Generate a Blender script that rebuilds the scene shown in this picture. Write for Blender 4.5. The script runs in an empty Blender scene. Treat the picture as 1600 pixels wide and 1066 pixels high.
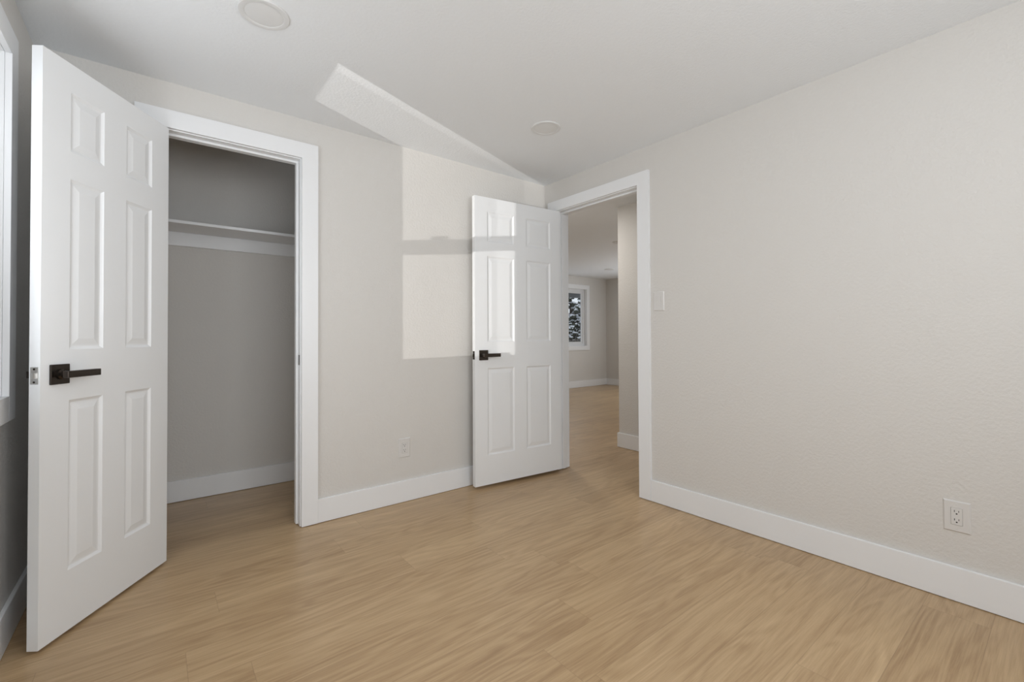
import bpy, bmesh, math, random
from mathutils import Vector, Matrix
S = bpy.context.scene
COL = S.collection
R = math.radians

# ------------------------------------------------------------------ camera
F_PX, YAW, PITCH, ROLL = 702.49, 0.90102, 0.012628, -0.004513
CAM = Vector((-2.4924, -2.7045, 1.0549))
SHIFT_PX = -15.9
cam_d = bpy.data.cameras.new('camera')
cam_d.sensor_fit = 'HORIZONTAL'
cam_d.sensor_width = 36.0
cam_d.lens = F_PX / 1600 * 36.0
cam_d.shift_y = SHIFT_PX / 1600
cam_d.clip_start = 0.02
cam = bpy.data.objects.new('camera', cam_d)
COL.objects.link(cam)
fw = Vector((math.cos(PITCH) * math.cos(YAW), math.cos(PITCH) * math.sin(YAW), math.sin(PITCH)))
rt0 = Vector((math.sin(YAW), -math.cos(YAW), 0))
up0 = rt0.cross(fw)
rt = math.cos(ROLL) * rt0 + math.sin(ROLL) * up0
up = math.cos(ROLL) * up0 - math.sin(ROLL) * rt0
M = Matrix((rt, up, -fw)).transposed().to_4x4()
M.translation = CAM
cam.matrix_world = M
S.camera = cam

# ------------------------------------------------------------------ exposure, sky, lights
S.view_settings.view_transform = 'Standard'
S.view_settings.look = 'None'
S.view_settings.exposure = 0.09
S.view_settings.gamma = 1.0
S.view_settings.use_curve_mapping = False
world = bpy.data.worlds.new('sky')
S.world = world
world.use_nodes = True
wn = world.node_tree.nodes
wn['Background'].inputs['Color'].default_value = (0.86, 0.93, 1.0, 1)
wn['Background'].inputs['Strength'].default_value = 0.85


def area(name, loc, target, sx, sy, power, color):
    d = bpy.data.lights.new(name, 'AREA')
    d.shape = 'RECTANGLE'
    d.size, d.size_y = sx, sy
    d.energy = power
    d.color = color
    o = bpy.data.objects.new(name, d)
    COL.objects.link(o)
    o.location = loc
    o.rotation_euler = (Vector(target) - Vector(loc)).to_track_quat('-Z', 'Y').to_euler()
    return o


DAY = (0.945, 0.985, 1.03)
area('daylight_bedroom_side_window', (-2.868, -0.94, 1.42), (-2.168, -0.84, 1.52), 0.54, 1.04, 5.0, DAY)
area('added_fill_rear_window', (-1.85, -3.58, 1.45), (-1.85, -2.0, 1.45), 1.6, 1.10, 21, DAY)  # added fill in the unseen rear window, lights the walls facing the camera
area('added_upward_fill_rear', (-1.85, -3.575, 1.35), (-1.85, -2.875, 2.2), 1.6, 0.9, 9, DAY)  # second added fill, tilted up to brighten the ceiling
# fill for the far room, added in its unseen side window
area('added_fill_living_room', (5.235, 1.3, 1.40), (4.235, 1.65, 1.45), 1.5, 0.9, 24.5, DAY)
area('added_hall_fill', (0.45, 0.50, 2.27), (0.45, 0.50, 0), 0.12, 0.12, 8, (1.0, 0.97, 0.93))  # added lamp out of view, lifts the dark end of the hall wall
# low sun glancing off the snow and parked glass outside, thrown up through the side window
SPOT = Vector((-7.5, -2.649, 0.814))
sd = bpy.data.lights.new('sun_glint_outside', 'SPOT')
sd.energy = 1420
sd.color = (1.0, 0.98, 0.95)
sd.shadow_soft_size = 0.010
sd.spot_size = R(28)
sd.spot_blend = 0.1
so = bpy.data.objects.new('sun_glint_outside', sd)
COL.objects.link(so)
so.location = SPOT
so.rotation_euler = (Vector((-3.0, -0.88, 1.4)) - SPOT).to_track_quat('-Z', 'Y').to_euler()


# ------------------------------------------------------------------ materials
def new_mat(name):
    m = bpy.data.materials.new(name)
    m.use_nodes = True
    nt = m.node_tree
    return m, nt, nt.nodes['Principled BSDF']


def N(nt, kind, **kw):
    n = nt.nodes.new(kind)
    for k, v in kw.items():
        setattr(n, k, v)
    return n


def math_node(nt, op, a, b=None, c=None):
    n = nt.nodes.new('ShaderNodeMath')
    n.operation = op
    for i, v in enumerate((a, b, c)):
        if v is None:
            continue
        if isinstance(v, (int, float)):
            n.inputs[i].default_value = v
        else:
            nt.links.new(v, n.inputs[i])
    return n.outputs[0]


def simple(name, col, rough=0.5, metal=0.0, spec=0.5):
    m, nt, b = new_mat(name)
    b.inputs['Base Color'].default_value = (*col, 1)
    b.inputs['Roughness'].default_value = rough
    b.inputs['Metallic'].default_value = metal
    b.inputs['Specular IOR Level'].default_value = spec
    return m


def textured_paint(name, col, rough, scale, strength, spec=0.3):
    """roller / knock-down texture: bump only, one even paint colour"""
    m, nt, b = new_mat(name)
    b.inputs['Base Color'].default_value = (*col, 1)
    b.inputs['Roughness'].default_value = rough
    b.inputs['Specular IOR Level'].default_value = spec
    geo = N(nt, 'ShaderNodeNewGeometry')
    n1 = N(nt, 'ShaderNodeTexNoise')
    n1.inputs['Scale'].default_value = scale
    n1.inputs['Detail'].default_value = 3
    n1.inputs['Roughness'].default_value = 0.55
    nt.links.new(geo.outputs['Position'], n1.inputs['Vector'])
    bp = N(nt, 'ShaderNodeBump')
    bp.inputs['Strength'].default_value = strength
    bp.inputs['Distance'].default_value = 0.004
    nt.links.new(n1.outputs['Fac'], bp.inputs['Height'])
    nt.links.new(bp.outputs['Normal'], b.inputs['Normal'])
    return m


WALL = textured_paint('warm_white_wall_paint', (0.752, 0.727, 0.690), 0.62, 75, 0.60)
CEIL = textured_paint('white_ceiling_paint', (0.905, 0.925, 0.94), 0.75, 80, 0.45, 0.2)
TRIM = simple('white_trim_enamel', (0.925, 0.93, 0.935), 0.35)
DOOR = simple('white_door_enamel', (0.92, 0.93, 0.935), 0.36)
VINYL = simple('white_window_vinyl', (0.82, 0.83, 0.84), 0.35)
PLATE = simple('white_plastic', (0.77, 0.75, 0.725), 0.32)
SLOT = simple('dark_slot', (0.02, 0.018, 0.016), 0.6)
BRONZE = simple('black_bronze_hardware', (0.060, 0.049, 0.041), 0.24, 0.85)
NICKEL = simple('satin_nickel', (0.62, 0.61, 0.59), 0.3, 1.0)
LENS = simple('frosted_lens', (0.82, 0.82, 0.81), 0.45)
RING = simple('light_trim_ring', (0.80, 0.80, 0.79), 0.4)
SNOW = simple('snow', (0.86, 0.88, 0.92), 0.8)
BARK = simple('dark_bark', (0.06, 0.045, 0.035), 0.9)
LEAF = simple('dark_evergreen', (0.05, 0.055, 0.04), 0.9)
FENCE = simple('weathered_fence_wood', (0.10, 0.09, 0.08), 0.85)
SOFFIT = simple('grey_soffit', (0.20, 0.20, 0.20), 0.8)
SIDING = simple('pale_siding', (0.62, 0.64, 0.66), 0.8)


def glass_mat():
    m = bpy.data.materials.new('window_glass')
    m.use_nodes = True
    nt = m.node_tree
    nt.nodes.clear()
    out = N(nt, 'ShaderNodeOutputMaterial')
    mix = N(nt, 'ShaderNodeMixShader')
    tr = N(nt, 'ShaderNodeBsdfTransparent')
    gl = N(nt, 'ShaderNodeBsdfGlossy')
    gl.inputs['Roughness'].default_value = 0.02
    lw = N(nt, 'ShaderNodeLayerWeight')
    lw.inputs['Blend'].default_value = 0.5
    f5 = math_node(nt, 'POWER', lw.outputs['Facing'], 5.0)
    nt.links.new(math_node(nt, 'MULTIPLY_ADD', f5, 0.55, 0.025), mix.inputs[0])
    nt.links.new(tr.outputs[0], mix.inputs[1])
    nt.links.new(gl.outputs[0], mix.inputs[2])
    nt.links.new(mix.outputs[0], out.inputs[0])
    return m


GLASS = glass_mat()


def screen_mat():
    """fine dark mesh, seen as a veil that lets about two thirds of the light through"""
    m = bpy.data.materials.new('insect_screen')
    m.use_nodes = True
    nt = m.node_tree
    nt.nodes.clear()
    out = N(nt, 'ShaderNodeOutputMaterial')
    mix = N(nt, 'ShaderNodeMixShader')
    tr = N(nt, 'ShaderNodeBsdfTransparent')
    df = N(nt, 'ShaderNodeBsdfDiffuse')
    df.inputs['Color'].default_value = (0.12, 0.12, 0.12, 1)
    mix.inputs[0].default_value = 0.19      # a box: the light crosses two faces
    nt.links.new(tr.outputs[0], mix.inputs[1])
    nt.links.new(df.outputs[0], mix.inputs[2])
    nt.links.new(mix.outputs[0], out.inputs[0])
    return m


SCREEN = screen_mat()

PLANK_W, PLANK_L, SEAM_Y = 0.185, 1.22, -1.570


def wood_floor():
    m, nt, b = new_mat('oak_plank_floor')
    L = nt.links.new
    geo = N(nt, 'ShaderNodeNewGeometry')
    sep = N(nt, 'ShaderNodeSeparateXYZ')
    L(geo.outputs['Position'], sep.inputs[0])
    x, y = sep.outputs[0], sep.outputs[1]
    ry = math_node(nt, 'DIVIDE', math_node(nt, 'SUBTRACT', y, SEAM_Y), PLANK_W)
    row = math_node(nt, 'FLOOR', ry)
    fy = math_node(nt, 'FRACT', ry)
    # row stagger: thirds with a hash so joints look random
    st = math_node(nt, 'FRACT', math_node(nt, 'MULTIPLY', math_node(nt, 'SINE', math_node(nt, 'MULTIPLY', row, 12.9898)), 437.585))
    cx = math_node(nt, 'ADD', math_node(nt, 'DIVIDE', x, PLANK_L), st)
    colm = math_node(nt, 'FLOOR', cx)
    fx = math_node(nt, 'FRACT', cx)
    cid = N(nt, 'ShaderNodeCombineXYZ')
    L(row, cid.inputs[0])
    L(colm, cid.inputs[1])
    wn_ = N(nt, 'ShaderNodeTexWhiteNoise', noise_dimensions='2D')
    L(cid.outputs[0], wn_.inputs['Vector'])
    rnd = wn_.outputs['Value']
    # grain coordinates: stretched along the plank, shifted per plank
    def grain(sx, sy, detail, dist, seed, rough=0.6):
        c = N(nt, 'ShaderNodeCombineXYZ')
        L(math_node(nt, 'ADD', math_node(nt, 'MULTIPLY', x, sx), math_node(nt, 'MULTIPLY', rnd, 37.0 + seed)), c.inputs[0])
        L(math_node(nt, 'MULTIPLY', y, sy), c.inputs[1])
        L(math_node(nt, 'ADD', math_node(nt, 'MULTIPLY', rnd, 11.0), seed), c.inputs[2])
        n = N(nt, 'ShaderNodeTexNoise')
        n.inputs['Scale'].default_value = 1.0
        n.inputs['Detail'].default_value = detail
        n.inputs['Roughness'].default_value = rough
        n.inputs['Distortion'].default_value = dist
        L(c.outputs[0], n.inputs['Vector'])
        return n.outputs['Fac']
    g1 = grain(1.6, 32.0, 7, 0.6, 0.0, 0.70)      # broad figure
    g2 = grain(7.0, 230.0, 4, 0.1, 5.0, 0.65)     # fine pores
    g3 = grain(0.9, 5.5, 2, 0.3, 9.0)       # slow tone drift
    # cathedral figure from contour lines of a smooth field
    ring = math_node(nt, 'SINE', math_node(nt, 'MULTIPLY', grain(0.8, 6.5, 2.0, 0.4, 13.0), 75.0))
    ring = math_node(nt, 'MULTIPLY', ring, 0.050)
    v = math_node(nt, 'ADD', math_node(nt, 'MULTIPLY', g1, 0.50), math_node(nt, 'MULTIPLY', g2, 0.38))
    v = math_node(nt, 'ADD', v, math_node(nt, 'MULTIPLY', g3, 0.34))
    v = math_node(nt, 'ADD', v, ring)
    v = math_node(nt, 'ADD', v, math_node(nt, 'MULTIPLY', math_node(nt, 'SUBTRACT', rnd, 0.5), 0.085))
    ramp = N(nt, 'ShaderNodeValToRGB')
    e = ramp.color_ramp.elements
    e[0].position, e[0].color = 0.36, (0.345, 0.214, 0.108, 1)
    e[1].position, e[1].color = 0.86, (0.660, 0.474, 0.275, 1)
    k = e.new(0.60)
    k.color = (0.508, 0.344, 0.190, 1)
    L(v, ramp.inputs[0])
    # micro-bevel seams between planks
    ey = math_node(nt, 'MULTIPLY', math_node(nt, 'MINIMUM', fy, math_node(nt, 'SUBTRACT', 1.0, fy)), PLANK_W)
    ex = math_node(nt, 'MULTIPLY', math_node(nt, 'MINIMUM', fx, math_node(nt, 'SUBTRACT', 1.0, fx)), PLANK_L)
    edge = math_node(nt, 'MINIMUM', ex, ey)
    seam = math_node(nt, 'LESS_THAN', edge, 0.0011)
    mix = N(nt, 'ShaderNodeMix', data_type='RGBA')
    L(math_node(nt, 'MULTIPLY', seam, 0.22), mix.inputs[0])
    L(ramp.outputs[0], mix.inputs[6])
    mix.inputs[7].default_value = (0.14, 0.085, 0.045, 1)
    L(mix.outputs[2], b.inputs['Base Color'])
    b.inputs['Roughness'].default_value = 0.30
    b.inputs['Specular IOR Level'].default_value = 0.40
    bp = N(nt, 'ShaderNodeBump')
    bp.inputs['Strength'].default_value = 0.12
    bp.inputs['Distance'].default_value = 0.001
    L(math_node(nt, 'SUBTRACT', g2, seam), bp.inputs['Height'])
    L(bp.outputs['Normal'], b.inputs['Normal'])
    return m


FLOOR = wood_floor()


# ------------------------------------------------------------------ mesh helpers
class MB:
    def __init__(self):
        self.bm = bmesh.new()

    def box(self, x0, x1, y0, y1, z0, z1, bev=0.0):
        vs = [self.bm.verts.new(p) for p in ((x0, y0, z0), (x1, y0, z0), (x1, y1, z0), (x0, y1, z0),
                                             (x0, y0, z1), (x1, y0, z1), (x1, y1, z1), (x0, y1, z1))]
        fs = [self.bm.faces.new([vs[i] for i in q]) for q in
              ((0, 3, 2, 1), (4, 5, 6, 7), (0, 1, 5, 4), (1, 2, 6, 5), (2, 3, 7, 6), (3, 0, 4, 7))]
        if bev:
            es = list({e for f in fs for e in f.edges})
            bmesh.ops.bevel(self.bm, geom=es, offset=bev, segments=2, profile=0.5, affect='EDGES')
        return self

    def lathe(self, prof, n=48, mat=None):
        """prof: (radius, height) pairs, spun about z, then moved by mat"""
        mat = mat or Matrix()
        rings = []
        for r, h in prof:
            if r < 1e-6:
                rings.append([self.bm.verts.new(mat @ Vector((0, 0, h)))])
            else:
                rings.append([self.bm.verts.new(mat @ Vector((r * math.cos(2 * math.pi * i / n), r * math.sin(2 * math.pi * i / n), h))) for i in range(n)])
        for a, b in zip(rings, rings[1:]):
            for i in range(n):
                j = (i + 1) % n
                q = [a[i % len(a)], a[j % len(a)], b[j % len(b)], b[i % len(b)]]
                u = []
                for t in q:
                    if t not in u:
                        u.append(t)
                if len(u) > 2:
                    self.bm.faces.new(u)
        return self

    def prism(self, poly, z0, z1):
        """poly: (x, y) corners counter-clockwise, extruded in z"""
        a = [self.bm.verts.new((x, y, z0)) for x, y in poly]
        b = [self.bm.verts.new((x, y, z1)) for x, y in poly]
        n = len(poly)
        self.bm.faces.new(a[::-1])
        self.bm.faces.new(b)
        for i in range(n):
            j = (i + 1) % n
            self.bm.faces.new((a[i], a[j], b[j], b[i]))
        return self

    def build(self, name, mat, parent=None, smooth=None):
        bmesh.ops.recalc_face_normals(self.bm, faces=self.bm.faces)
        me = bpy.data.meshes.new(name)
        self.bm.to_mesh(me)
        self.bm.free()
        me.materials.append(mat)
        if smooth is not None:
            me.polygons.foreach_set('use_smooth', [True] * len(me.polygons))
            me.set_sharp_from_angle(angle=R(smooth))
        o = bpy.data.objects.new(name, me)
        COL.objects.link(o)
        if parent:
            o.parent = parent
        return o


def tag(o, label, cat, group=None, kind=None):
    o['label'] = label
    o['category'] = cat
    if group:
        o['group'] = group
    if kind:
        o['kind'] = kind
    return o


def empty(name, loc=(0, 0, 0), rz=0.0):
    o = bpy.data.objects.new(name, None)
    o.empty_display_size = 0.1
    COL.objects.link(o)
    o.location = loc
    o.rotation_euler = (0, 0, rz)
    return o


def copy_tree(o, parent=None):
    c = o.copy()
    COL.objects.link(c)
    c.parent = parent
    for ch in [q for q in o.children]:
        copy_tree(ch, c)
    return c


def struct(o, label, cat):
    return tag(o, label, cat, kind='structure')


# ------------------------------------------------------------------ the shell
H = 2.286
W = 2.90            # left wall plane x = -W; right wall plane x = 0; closet wall plane y = 0
T = 0.11
YB = -3.55          # wall behind the camera
# closet opening / hall opening (jamb faces) and window openings
CX0, CX1, CZ = -2.484, -1.861, 2.056
HY0, HY1, HZ = -0.903, -0.141, 2.042
W1Y0, W1Y1, WZ0, WZ1 = -1.36, -0.45, 0.862, 2.030
W2X0, W2X1 = -2.72, -0.98
W3X0, W3X1, W3Z0, W3Z1 = 2.95, 4.57, 0.852, 2.030
W4Y0, W4Y1 = 0.50, 2.10
LY, LX = 3.71, 5.21   # far room: window wall and right-hand wall

struct(MB().box(-3.02, LX + .15, YB - .12, LY + .15, -0.12, 0).build('floor', FLOOR), 'light oak plank floor running through bedroom, closet and far room', 'floor')
HC = H + .12      # the closet runs higher than the rooms
CLX0, CLX1, CLY0, CLY1 = -W, -1.21, T, 1.03
struct(MB().box(-3.02, LX + .15, YB - .12, CLY0, H, HC).box(-3.02, LX + .15, CLY1, LY + .15, H, HC).box(-3.02, CLX0, CLY0, CLY1, H, HC)
       .box(CLX1, LX + .15, CLY0, CLY1, H, HC).box(CLX0 - .1, CLX1 + .1, CLY0 - .1, CLY1 + .1, HC, HC + .1).build('ceiling', CEIL), 'white lightly textured flat ceiling with round recessed lights', 'ceiling')


def wall_x(name, x0, x1, y0, y1, hole=None):
    """wall lying along y (thin in x); hole = (y0, y1, z0, z1)"""
    m = MB()
    if hole:
        a, b, c, d = hole
        m.box(x0, x1, y0, a, 0, H).box(x0, x1, b, y1, 0, H).box(x0, x1, a, b, d, H)
        if c > 0:
            m.box(x0, x1, a, b, 0, c)
    else:
        m.box(x0, x1, y0, y1, 0, H)
    return m.build(name, WALL)


def wall_y(name, y0, y1, x0, x1, hole=None, H=H):
    m = MB()
    if hole:
        a, b, c, d = hole
        m.box(x0, a, y0, y1, 0, H).box(b, x1, y0, y1, 0, H).box(a, b, y0, y1, d, H)
        if c > 0:
            m.box(a, b, y0, y1, 0, c)
    else:
        m.box(x0, x1, y0, y1, 0, H)
    return m.build(name, WALL)


JT = 0.018  # jamb board thickness
struct(wall_x('wall_left', -W - .12, -W, YB - .12, 1.03, (W1Y0 - JT, W1Y1 + JT, WZ0 - JT, WZ1 + JT)), 'warm white textured wall at the far left with the window', 'wall')
struct(wall_y('wall_back', 0, T, -W, 0, (CX0 - JT, CX1 + JT, 0, CZ + JT)), 'warm white textured wall with the closet opening', 'wall')
struct(wall_x('wall_right', 0, T, YB, T, (HY0 - JT, HY1 + JT, 0, HZ + JT)), 'warm white textured wall on the right with the doorway, switch and outlet', 'wall')
struct(wall_y('wall_front', YB - .12, YB, -W, 1.08, (W2X0 - JT, W2X1 + JT, WZ0 - JT, WZ1 + JT)), 'warm white wall behind the camera with an added wide window', 'wall')
struct(wall_y('wall_closet_back', .92, 1.03, -W, -1.21, None, HC), 'shaded closet back wall behind the white shelf', 'wall')
struct(wall_x('wall_closet_right', -1.21, -1.10, T, 1.03), 'closet side wall hidden right of the opening', 'wall')
struct(wall_x('wall_far_left', 0.0, T, T, LY), 'far room wall on the side of the closet', 'wall')
# hall side wall and the far room's near wall are one L-shaped corner
struct(MB().prism([(.97, YB), (1.08, YB), (1.08, -.08), (LX, -.08), (LX, .03), (.97, .03)], 0, H).build('wall_hall', WALL), 'warm white hall wall whose end corner shows through the doorway', 'wall')
struct(wall_y('wall_far_back', LY, LY + .13, 0, LX + .13, (W3X0 - JT, W3X1 + JT, W3Z0 - JT, W3Z1 + JT)), 'far room wall with the small window seen through the doorway', 'wall')
struct(wall_x('wall_far_right', LX, LX + .13, -.08, LY, (W4Y0 - JT, W4Y1 + JT, WZ0 - JT, WZ1 + JT)), 'far room wall on the right of the far corner', 'wall')

BH, BT = 0.136, 0.014


def base(name, boxes, label):
    m = MB()
    for b in boxes:
        m.box(*b, bev=0.0025)
    return struct(m.build(name, TRIM), label, 'baseboard')


CW, CT = 0.086, 0.018   # casing width / thickness
z0b = 0.002
base('baseboard_left', [(-W, -W + BT, YB, 0, z0b, BH)], 'white baseboard along the left wall below the window')
base('baseboard_back', [(CX1 + .005 + CW, -BT, -BT, 0, z0b, BH), (-W + BT, CX0 - .005 - CW, -BT, 0, z0b, BH)], 'white baseboard between the closet casing and the hall door')
base('baseboard_right', [(-BT, 0, YB, HY0 - .005 - CW, z0b, BH)], 'white baseboard along the right wall under the outlet')
base('baseboard_front', [(-W + BT, -BT, YB, YB + BT, z0b, BH)], 'white baseboard on the wall behind the camera')
base('baseboard_closet', [(-W + BT, -1.21, .92 - BT, .92, z0b, BH)], 'white baseboard inside the closet on its back wall')
base('baseboard_hall', [(.97 - BT, .97, YB, .03 + BT, z0b, BH), (.97, LX, .03, .03 + BT, z0b, BH)], 'white baseboard wrapping the hall wall corner')
base('baseboard_far_back', [(T, LX, LY - BT, LY, z0b, BH)], 'white baseboard under the far room window')
base('baseboard_far_right', [(LX - BT, LX, .03 + BT, LY - BT, z0b, BH)], 'white baseboard right of the far room corner')


# ------------------------------------------------------------------ door frames
def leg_z():
    return 0.004


# closet: casing on the bedroom side, jamb boards with stop, strike plate
RV = 0.005
def casing(m, axis, a0, a1, ztop, top_w, p0, p1):
    """one continuous U-shaped flat casing, from the floor up one side, over the head and down the other"""
    A0, A1 = a0 - CW, a1 + CW
    pts = [(A0, .004), (a0, .004), (a0, ztop), (a1, ztop), (a1, .004), (A1, .004), (A1, ztop + top_w), (A0, ztop + top_w)]
    bm = m.bm
    lo = [bm.verts.new((u, p0, z) if axis == 'x' else (p0, u, z)) for u, z in pts]
    hi = [bm.verts.new((u, p1, z) if axis == 'x' else (p1, u, z)) for u, z in pts]
    for f in (lo, hi):
        for q in ((0, 1, 2, 7), (7, 2, 3, 6), (6, 3, 4, 5)):
            bm.faces.new([f[i] for i in q])
    for i in range(8):
        k = (i + 1) % 8
        bm.faces.new((lo[i], lo[k], hi[k], hi[i]))


cas = MB()
casing(cas, 'x', CX0 - RV, CX1 + RV, CZ + RV, CW, -CT, 0)
t1 = struct(cas.build('trim_1', TRIM), 'flat white casing around the closet opening', 'door casing')
j = MB()
j.box(CX0 - JT, CX0, 0, T, .004, CZ).box(CX1, CX1 + JT, 0, T, .004, CZ).box(CX0 - JT, CX1 + JT, 0, T, CZ, CZ + JT)
j.build('door_jamb', TRIM, t1)
j = MB()
SP = .012
j.box(CX0, CX0 + SP, .040, .076, .006, CZ - SP, .002).box(CX1 - SP, CX1, .040, .076, .006, CZ - SP, .002).box(CX0, CX1, .040, .076, CZ - SP, CZ, .002)
j.build('door_stop', TRIM, t1)
sp = MB()
sp.box(CX1 - .0016, CX1 - .0001, .006, .034, .900, .957, .0004)
o = sp.build('strike_plate', BRONZE, t1)
o['label'] = 'black strike plate on the closet jamb'

cas = MB()
casing(cas, 'y', HY0 - RV, HY1 + RV, HZ + RV, CW - .006, -CT, 0)
t2 = struct(cas.build('trim_2', TRIM), 'flat white casing around the doorway to the hall', 'door casing')
hc = MB()
casing(hc, 'y', HY0 - RV, HY1 + RV, HZ + RV, CW, T, T + CT)
hc.build('hall_side_casing', TRIM, t2)
j = MB()
j.box(0, T, HY0 - JT, HY0, .004, HZ).box(0, T, HY1, HY1 + JT, .004, HZ).box(0, T, HY0 - JT, HY1 + JT, HZ, HZ + JT)
j.build('door_jamb', TRIM, t2)
j = MB()
j.box(.040, .076, HY0, HY0 + SP, .006, HZ - SP, .002).box(.040, .076, HY1 - SP, HY1, .006, HZ - SP, .002).box(.040, .076, HY0, HY1, HZ - SP, HZ, .002)
j.build('door_stop', TRIM, t2)
o = MB().box(.006, .034, HY0 + .0001, HY0 + .0016, .90, .957, .0004).build('strike_plate', BRONZE, t2)
o['label'] = 'black strike plate on the doorway jamb'


# ------------------------------------------------------------------ six-panel doors
def door_leaf(name, w, z0, z1, us, zs):
    """leaf in its closed frame: hinge pin at the origin, leaf along +x, hinge-side face at y=.006"""
    x0, y0, th = .003, .006, .035
    m = MB()
    bm = m.bm
    ub = [0] + [u for p in us for u in p] + [w]
    zb = [z0] + [z for p in zs for z in p] + [z1]
    prof = [(0, 0), (.004, .003), (.010, .0065), (.016, .0065), (.038, .0022)]   # inset, depth

    def face(side):
        y = y0 if side < 0 else y0 + th
        s = 1 if side < 0 else -1

        def v(u, d, z):
            return bm.verts.new((x0 + u, y + s * d, z))
        for i in range(len(ub) - 1):
            for k in range(len(zb) - 1):
                a, b, c, d = ub[i], ub[i + 1], zb[k], zb[k + 1]
                if i % 2 == 1 and k % 2 == 1:
                    prev = None
                    for ins, dep in prof:
                        q = [v(a + ins, dep, c + ins), v(b - ins, dep, c + ins), v(b - ins, dep, d - ins), v(a + ins, dep, d - ins)]
                        if prev:
                            for n in range(4):
                                bm.faces.new((prev[n], prev[(n + 1) % 4], q[(n + 1) % 4], q[n]))
                        prev = q
                    bm.faces.new(prev)
                else:
                    bm.faces.new([v(a, 0, c), v(b, 0, c), v(b, 0, d), v(a, 0, d)])
    face(-1)
    face(1)
    for a, b in zip(ub, ub[1:]):
        for z in (z0, z1):
            bm.faces.new([bm.verts.new(p) for p in ((x0 + a, y0, z), (x0 + b, y0, z), (x0 + b, y0 + th, z), (x0 + a, y0 + th, z))])
    for a, b in zip(zb, zb[1:]):
        for u in (0, w):
            bm.faces.new([bm.verts.new(p) for p in ((x0 + u, y0, a), (x0 + u, y0, b), (x0 + u, y0 + th, b), (x0 + u, y0 + th, a))])
    bmesh.ops.remove_doubles(bm, verts=bm.verts, dist=1e-5)
    return m.build(name, DOOR)


def door_hardware(door, w, zh, plate_mat, hinges):
    x0, y0, th = .003, .006, .035
    uc = x0 + w - .066
    for side in (1, -1):
        yf = y0 + th if side > 0 else y0

        def yy(a, b):
            return (yf + a, yf + b) if side > 0 else (yf - b, yf - a)
        hd = MB()
        hd.box(uc - .035, uc + .035, *yy(0, .008), zh - .035, zh + .035, .002)
        ros = hd.build('door_handle', BRONZE, door)
        ros['label'] = 'black lever handle on a square plate'
        nk = MB()
        rot = Matrix.Translation((uc, yf, zh)) @ Matrix.Rotation(R(-90) if side > 0 else R(90), 4, 'X')
        nk.lathe([(0, .008), (.018, .008), (.018, .013), (.011, .016), (.0105, .034), (0, .034)], 28, rot)
        nk.build('handle_neck', BRONZE, ros, 40)
        lv = MB()
        lv.box(uc - .112, uc + .022, *yy(.032, .052), zh - .012, zh + .012, .0018)
        lv.build('lever', BRONZE, ros)
    # latch face plate and bolt on the free edge
    pl = MB()
    xe = x0 + w
    pl.box(xe - .0005, xe + .0018, y0 + .005, y0 + .030, zh - .029, zh + .029, .0008)
    p = pl.build('latch_plate', plate_mat, door)
    b = MB()
    b.prism([(xe + .0018, y0 + .010), (xe + .004, y0 + .010), (xe + .013, y0 + .024), (xe + .0018, y0 + .025)], zh - .009, zh + .009)
    b.build('latch_bolt', plate_mat, p)
    for dz in (-.022, .022):
        s = MB()
        s.lathe([(0, .0025), (.0032, .0024), (.0036, .0015), (.0036, 0)], 14, Matrix.Translation((xe + .0006, y0 + .0175, zh + dz)) @ Matrix.Rotation(R(90), 4, 'Y'))
        s.build('latch_screw', BRONZE, p)
    for z in hinges:
        h = MB()
        h.lathe([(0, -.047), (.0062, -.047), (.0068, -.045), (.0068, .045), (.0062, .047), (0, .047)], 18, Matrix.Translation((0, -.001, z)))
        h.box(-.001, .0034, .002, .034, z - .044, z + .044, .0006)
        h.build('door_hinge', NICKEL, door, 40)


LU = [(.106, .250), (.360, .504)]
LZ = [(.226, .834), (1.016, 1.632), (1.732, 1.946)]
d1 = door_leaf('door_1', .610, .012, 2.050, LU, LZ)
door_hardware(d1, .610, .930, NICKEL, (.32, 1.05, 1.83))
d1.location = (-2.481, -.0075, 0)
d1.rotation_euler = (0, 0, R(-124.8))
struct(d1, 'white six-panel closet door swung wide open at the left', 'door')

RU = [(.099, .327), (.435, .663)]
RZ = [(.226, .834), (1.018, 1.620), (1.724, 1.934)]
d2 = door_leaf('door_2', .762, .022, 2.034, RU, RZ)
door_hardware(d2, .762, .926, BRONZE, (.345, 1.072, 1.82))
d2.location = (-.0065, -.143, 0)
d2.rotation_euler = (0, 0, R(-90 - 94.6))
struct(d2, 'white six-panel hall door standing open against the wall', 'door')


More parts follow.
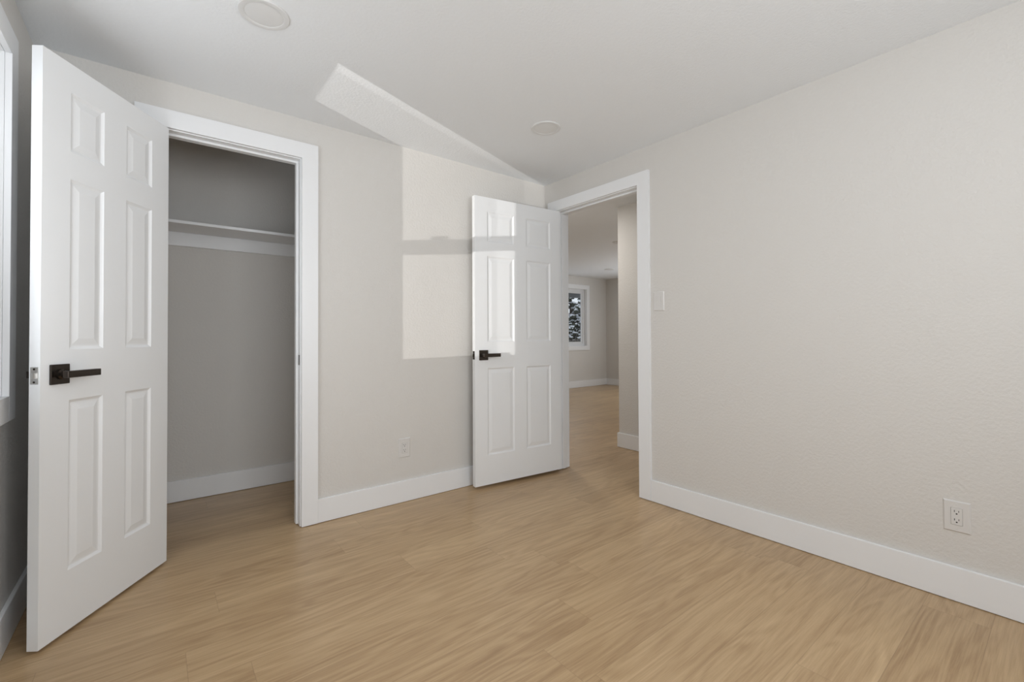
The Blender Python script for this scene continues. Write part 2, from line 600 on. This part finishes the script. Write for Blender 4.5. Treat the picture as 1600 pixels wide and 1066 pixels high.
# ------------------------------------------------------------------ windows
def window(name, axis, plane, out, a0, a1, z0, z1, mode, label, vis=True):
    """opening a0..a1 along `axis`; plane = inner wall face; out = +1/-1 direction to the outside along the other axis.
    mode: 'hung' has two sashes one above the other, 'slider' two side by side"""
    def bx(m, a, b, d0, d1, c, d, bev=0.0):
        p, q = sorted((plane + out * d0, plane + out * d1))
        if axis == 'y':
            m.box(p, q, a, b, c, d, bev)
        else:
            m.box(a, b, p, q, c, d, bev)

    def frame(m, a, b, c, d, wd, d0, d1, wb=None, wt=None, bev=.0015):
        wb = wd if wb is None else wb
        wt = wd if wt is None else wt
        bx(m, a, a + wd, d0, d1, c, d, bev)
        bx(m, b - wd, b, d0, d1, c, d, bev)
        bx(m, a + wd, b - wd, d0, d1, c, c + wb, bev)
        bx(m, a + wd, b - wd, d0, d1, d - wt, d, bev)
    m = MB()
    frame(m, a0 - .018, a1 + .018, z0 - .018, z1 + .018, .018, 0, .12, bev=0)
    root = struct(m.build(name, TRIM), label, 'window')
    m = MB()
    frame(m, a0 - RV - CW, a1 + RV + CW, z0 - RV - CW + .003, z1 + RV + CW - .003, CW, -CT, 0)
    m.build('window_casing', TRIM, root)
    m = MB()
    return root, bx, frame


# bedroom side window: double hung, its glass between the stiles is what shapes the light patch
r1, bx, frame = window('window_1', 'y', -W, -1, W1Y0, W1Y1, WZ0, WZ1, 'hung', 'white window at the left edge behind the closet door')
GY0, GY1 = -1.062, -0.738     # clear glass across (as the low light sees it)
GZ0, GZM0, GZM1, GZ1 = 0.885, 1.372, 1.436, 1.990
m = MB()
frame(m, W1Y0, W1Y1, WZ0, WZ1, .045, .06, .118, wb=.012, wt=.018)
m.build('window_frame', VINYL, r1)
m = MB()
bx(m, W1Y0 + .045, GY0, .088, .112, WZ0 + .012, WZ1 - .018)
bx(m, GY1, W1Y1 - .045, .088, .112, WZ0 + .012, WZ1 - .018)
bx(m, GY0, GY1, .088, .112, GZ1, WZ1 - .018)
bx(m, GY0, GY1, .088, .112, GZM0 + .012, GZM1)
us = m.build('upper_sash', VINYL, r1)
m = MB()
bx(m, GY0, GY1, .099, .102, GZM1, GZ1)
m.build('window_pane', GLASS, us)
m = MB()
LG0, LG1 = GY0 + .0106, GY1 + .0102   # inner sash sits nearer, same sight lines
bx(m, W1Y0 + .045, LG0, .064, .088, WZ0 + .012, GZM1 - .004)
bx(m, LG1, W1Y1 - .045, .064, .088, WZ0 + .012, GZM1 - .004)
bx(m, LG0, LG1, .064, .088, WZ0 + .012, GZ0)
bx(m, LG0, LG1, .064, .088, GZM0, GZM1 - .004)
ls = m.build('lower_sash', VINYL, r1)
m = MB()
bx(m, LG0, LG1, .074, .077, GZ0, GZM0)
m.build('window_pane', GLASS, ls)
m = MB()
bx(m, -.842, -.785, .062, .088, GZM1 - .004, GZM1 + .004, .001)
bx(m, -.832, -.795, .068, .086, GZM1 + .004, GZM1 + .022, .004)
m.build('sash_lock', VINYL, ls)
# insect screen outside the glass; it stops short of the far stile
m = MB()
bx(m, GY0 + .045, W1Y1 - .046, .1140, .1142, WZ0 + .013, WZ1 - .019)
m.build('insect_screen', SCREEN, r1)

# sliders: the seen far window, plus two unseen ones added to bring in light
def slider(name, axis, plane, out, a0, a1, z0, z1, label):
    r, bx, frame = window(name, axis, plane, out, a0, a1, z0, z1, 'slider', label)
    m = MB()
    frame(m, a0, a1, z0, z1, .050, .05, .115)
    m.build('window_frame', VINYL, r)
    mid = (a0 + a1) / 2
    for lo, hi, d0 in ((a0 + .05, mid + .02, .085), (mid - .02, a1 - .05, .06)):
        m = MB()
        frame(m, lo, hi, z0 + .05, z1 - .05, .036, d0, d0 + .024)
        s = m.build('window_sash', VINYL, r)
        m = MB()
        bx(m, lo + .036, hi - .036, d0 + .01, d0 + .013, z0 + .086, z1 - .086)
        m.build('window_pane', GLASS, s)
    return r


slider('window_2', 'x', YB, -1, W2X0, W2X1, WZ0, WZ1, 'wide white window behind the camera, unseen and added to let light in')
slider('window_3', 'x', LY, 1, W3X0, W3X1, W3Z0, W3Z1, 'white window of the far room with snowy garden outside')
slider('window_4', 'y', LX, 1, W4Y0, W4Y1, WZ0, WZ1, 'unseen white window added to light the far room, hidden by the hall corner')

# ------------------------------------------------------------------ closet shelf
sh = MB()
sh.box(-W, -1.21, .617, .92, 1.740, 1.758, .0015)
shelf = tag(sh.build('closet_shelf', TRIM), 'white closet shelf on a ledger strip along the closet back wall', 'shelf')
MB().box(-W, -1.21, .902, .92, 1.652, 1.740, .001).build('ledger_strip', TRIM, shelf)


# ------------------------------------------------------------------ ceiling lights
def ceiling_light(x, y, label):
    e = empty('ceiling_light', (x, y, H))
    tag(e, label, 'ceiling light', 'round recessed ceiling lights')
    r = MB()
    r.lathe([(.0872, 0), (.0872, -.0035), (.085, -.006), (.070, -.0072), (.066, -.0055), (.066, 0)], 64)
    r.build('trim_ring', RING, e, 30)
    l = MB()
    l.lathe([(.0659, 0), (.0659, -.0045), (.060, -.0052), (0, -.0055)], 64)
    l.build('lens', LENS, e, 30)
    return e


cl = ceiling_light(-2.175, -.795, 'white round recessed light at the top edge above the closet door')
for x, y, lab in ((-.692, -.7625, 'white round recessed light on the ceiling near the room corner'),
                  (2.27, 1.03, 'round ceiling light seen through the doorway, half hidden by the hall corner'),
                  (.45, .50, 'added ceiling light in the hall, unseen fixture for the hall fill lamp'),
                  (4.06, 2.67, 'farthest round ceiling light, above the far room window')):
    c = copy_tree(cl)
    c.location = (x, y, H)
    c['label'] = lab


# ------------------------------------------------------------------ outlets and switch (built facing -y, turned into place)
def cover_plate(root, w, h, mat, hole_w, hole_h):
    m = MB()
    a, b, c, d = w / 2, h / 2, hole_w / 2, hole_h / 2
    bm = m.bm
    loops = []
    for (hw, hh, y) in ((a, b, 0), (a, b, -.002), (a - .004, b - .004, -.006), (c, d, -.006), (c, d, -.002)):
        loops.append([bm.verts.new(p) for p in ((-hw, y, -hh), (hw, y, -hh), (hw, y, hh), (-hw, y, hh))])
    for p, q in zip(loops, loops[1:]):
        for i in range(4):
            bm.faces.new((p[i], p[(i + 1) % 4], q[(i + 1) % 4], q[i]))
    return m.build('cover_plate', mat, root)


def outlet(loc, rz, label):
    e = empty('wall_outlet', loc, rz)
    tag(e, label, 'outlet', 'wall outlets')
    cp = cover_plate(e, .079, .122, PLATE, .034, .068)
    for z in (-.0485, .0485):
        s = MB()
        s.lathe([(0, .0012), (.0022, .001), (.0030, 0)], 12, Matrix.Translation((0, -.006, z)) @ Matrix.Rotation(R(90), 4, 'X'))
        s.build('screw', PLATE, cp)
    r = MB()
    r.box(-.0163, .0163, -.0075, -.002, -.0333, .0333, .0012)
    rc = r.build('receptacle', PLATE, e)
    k = MB()
    for zc in (.0165, -.0165):
        k.box(-.0072, -.0052, -.0079, -.0074, zc + .0005, zc + .0085)
        k.box(.0052, .0070, -.0079, -.0074, zc + .0012, zc + .0080)
        k.lathe([(0, .0005), (.0027, .0005), (.0027, 0)], 14, Matrix.Translation((0, -.0074, zc - .0055)) @ Matrix.Rotation(R(90), 4, 'X'))
    k.build('outlet_slots', SLOT, rc)
    return e


outlet((0, -2.393, .334), R(-90), 'white wall outlet on the right wall above the baseboard')
o2 = outlet((-1.239, 0, .344), 0, 'white wall outlet low on the wall between closet and hall door')
sw = empty('light_switch', (0, -1.056, 1.274), R(-90))
tag(sw, 'white rocker light switch beside the hall doorway casing', 'light switch')
cover_plate(sw, .076, .122, PLATE, .034, .068)
m = MB()
bm = m.bm
pr = [(-.0333, -.0065), (0, -.0075), (.0333, -.0105)]
m.box(-.0163, .0163, -.0064, -.002, -.0333, .0333)
for (za, ya), (zb, yb) in zip(pr, pr[1:]):
    vs = [bm.verts.new(p) for p in ((-.015, ya, za), (.015, ya, za), (.015, yb, zb), (-.015, yb, zb),
                                    (-.015, -.0063, za), (.015, -.0063, za), (.015, -.0063, zb), (-.015, -.0063, zb))]
    for q in ((0, 1, 2, 3), (7, 6, 5, 4), (0, 4, 5, 1), (1, 5, 6, 2), (2, 6, 7, 3), (3, 7, 4, 0)):
        bm.faces.new([vs[i] for i in q])
m.build('rocker', PLATE, sw)

# ------------------------------------------------------------------ the garden outside the far room window
random.seed(4)
struct(MB().box(-40, 60, -40, 60, -.55, -.45).build('ground', SNOW), 'snow covered ground outside', 'ground')
struct(MB().box(-.6, LX + .13, LY + .13, LY + .95, 2.06, 2.16).box(-.6, LX + .13, LY + .86, LY + .96, 1.955, 2.16).build('trim_3', SOFFIT), 'grey eave soffit above the far room window', 'eave')
fe = empty('picket_fence', (8.3, 7.7, -.45), 0)
tag(fe, 'dark picket fence in the snow outside the far room window', 'fence')
fr_ = MB()
for z in (.45, 1.05):
    fr_.box(-2.6, 1.6, .02, .05, z, z + .07)
fr_.build('rail', FENCE, fe)
for i in range(34):
    x = -2.55 + i * .12
    hgt = 1.42 + random.uniform(-.05, .05)
    m = MB()
    m.bm.free()
    m = MB()
    pts = [(x, .0), (x + .088, .0), (x + .088, hgt - .07), (x + .044, hgt), (x, hgt - .07)]
    a = [m.bm.verts.new((px, 0, pz)) for px, pz in pts]
    b = [m.bm.verts.new((px, .02, pz)) for px, pz in pts]
    m.bm.faces.new(a)
    m.bm.faces.new(b[::-1])
    for q in range(5):
        m.bm.faces.new((a[q], a[(q + 1) % 5], b[(q + 1) % 5], b[q]))
    m.build('picket', FENCE, fe)

# a neighbour's snow-covered shed beyond the fence
hs = empty('garden_shed', (13.2, 14.5, -.45))
tag(hs, 'pale shed under a snow covered roof beyond the fence', 'shed')
MB().box(-2.6, 1.8, -1, 2, 0, 1.75).build('shed_wall', SIDING, hs)
m = MB()
bm = m.bm
a = [bm.verts.new(p) for p in ((-2.8, -1.25, 1.72), (2.0, -1.25, 1.72), (2.0, .5, 1.90), (-2.8, .5, 1.90), (2.0, 2.2, 1.72), (-2.8, 2.2, 1.72))]
b = [bm.verts.new(v.co + Vector((0, 0, .14))) for v in a]
for s, f in ((a, -1), (b, 1)):
    for q in ((0, 1, 2, 3), (3, 2, 4, 5)):
        bm.faces.new([s[i] for i in q][::f])
for i, k in ((0, 1), (1, 2), (2, 4), (4, 5), (5, 3), (3, 0)):
    bm.faces.new((a[i], a[k], b[k], b[i]))
m.build('shed_roof', SNOW, hs)


def tube(bm, pts, radii, n=7):
    rings = []
    for i, p in enumerate(pts):
        d = (pts[min(i + 1, len(pts) - 1)] - pts[max(i - 1, 0)]).normalized()
        s = d.orthogonal().normalized()
        t = d.cross(s)
        rings.append([bm.verts.new(p + radii[i] * (math.cos(2 * math.pi * k / n) * s + math.sin(2 * math.pi * k / n) * t)) for k in range(n)])
    for a, b in zip(rings, rings[1:]):
        for k in range(n):
            bm.faces.new((a[k], a[(k + 1) % n], b[(k + 1) % n], b[k]))
    bm.faces.new(rings[0][::-1])
    bm.faces.new(rings[-1])


def snowy_tree(loc, h, spread, label):
    e = empty('snowy_tree', loc)
    tag(e, label, 'tree')
    tr, lf, sn = MB(), MB(), MB()
    tube(tr.bm, [Vector((0, 0, 0)), Vector((.05, .03, h * .4)), Vector((0, .05, h * .98))], [.14, .10, .03])
    for i in range(46):
        z = h * random.uniform(.22, .97)
        ang = random.uniform(0, 2 * math.pi)
        ln = spread * (1.15 - .75 * z / h) * random.uniform(.6, 1)
        d = Vector((math.cos(ang), math.sin(ang), random.uniform(-.1, .5)))
        p0 = Vector((0, 0, z))
        pts = [p0, p0 + d * ln * .5, p0 + d * ln + Vector((0, 0, -.12))]
        tube(tr.bm, pts, [.03, .022, .01], 5)
        tube(sn.bm, [p + Vector((0, 0, .045)) for p in pts], [.03, .036, .02], 6)
        for k in range(12):
            t = random.uniform(.25, 1.05)
            c = p0 + d * ln * t + Vector((random.uniform(-.2, .2), random.uniform(-.2, .2), random.uniform(-.2, .1)))
            rr = random.uniform(.05, .13)
            for dst, off, sc in ((lf, 0, .8), (sn, rr * .55, .72)):
                if dst is sn and random.random() < .12:
                    continue
                ret = bmesh.ops.create_icosphere(dst.bm, subdivisions=1, radius=rr * sc,
                                                 matrix=Matrix.Translation(c + Vector((0, 0, off))) @ Matrix.Diagonal((1.2, 1.1, .6 if off else .8, 1)))
                for v in ret['verts']:
                    v.co += Vector([random.uniform(-.3, .3) * rr for _ in range(3)])
    tr.build('trunk', BARK, e)
    lf.build('foliage', LEAF, e)
    sn.build('snow_cover', SNOW, e)
    return e


snowy_tree((9.6, 9.0, -.45), 3.3, 1.25, 'snow laden tree outside the far room window behind the fence')
snowy_tree((17.0, 21.0, -.45), 4.8, 2.0, 'taller snow laden tree behind the snow covered shed')
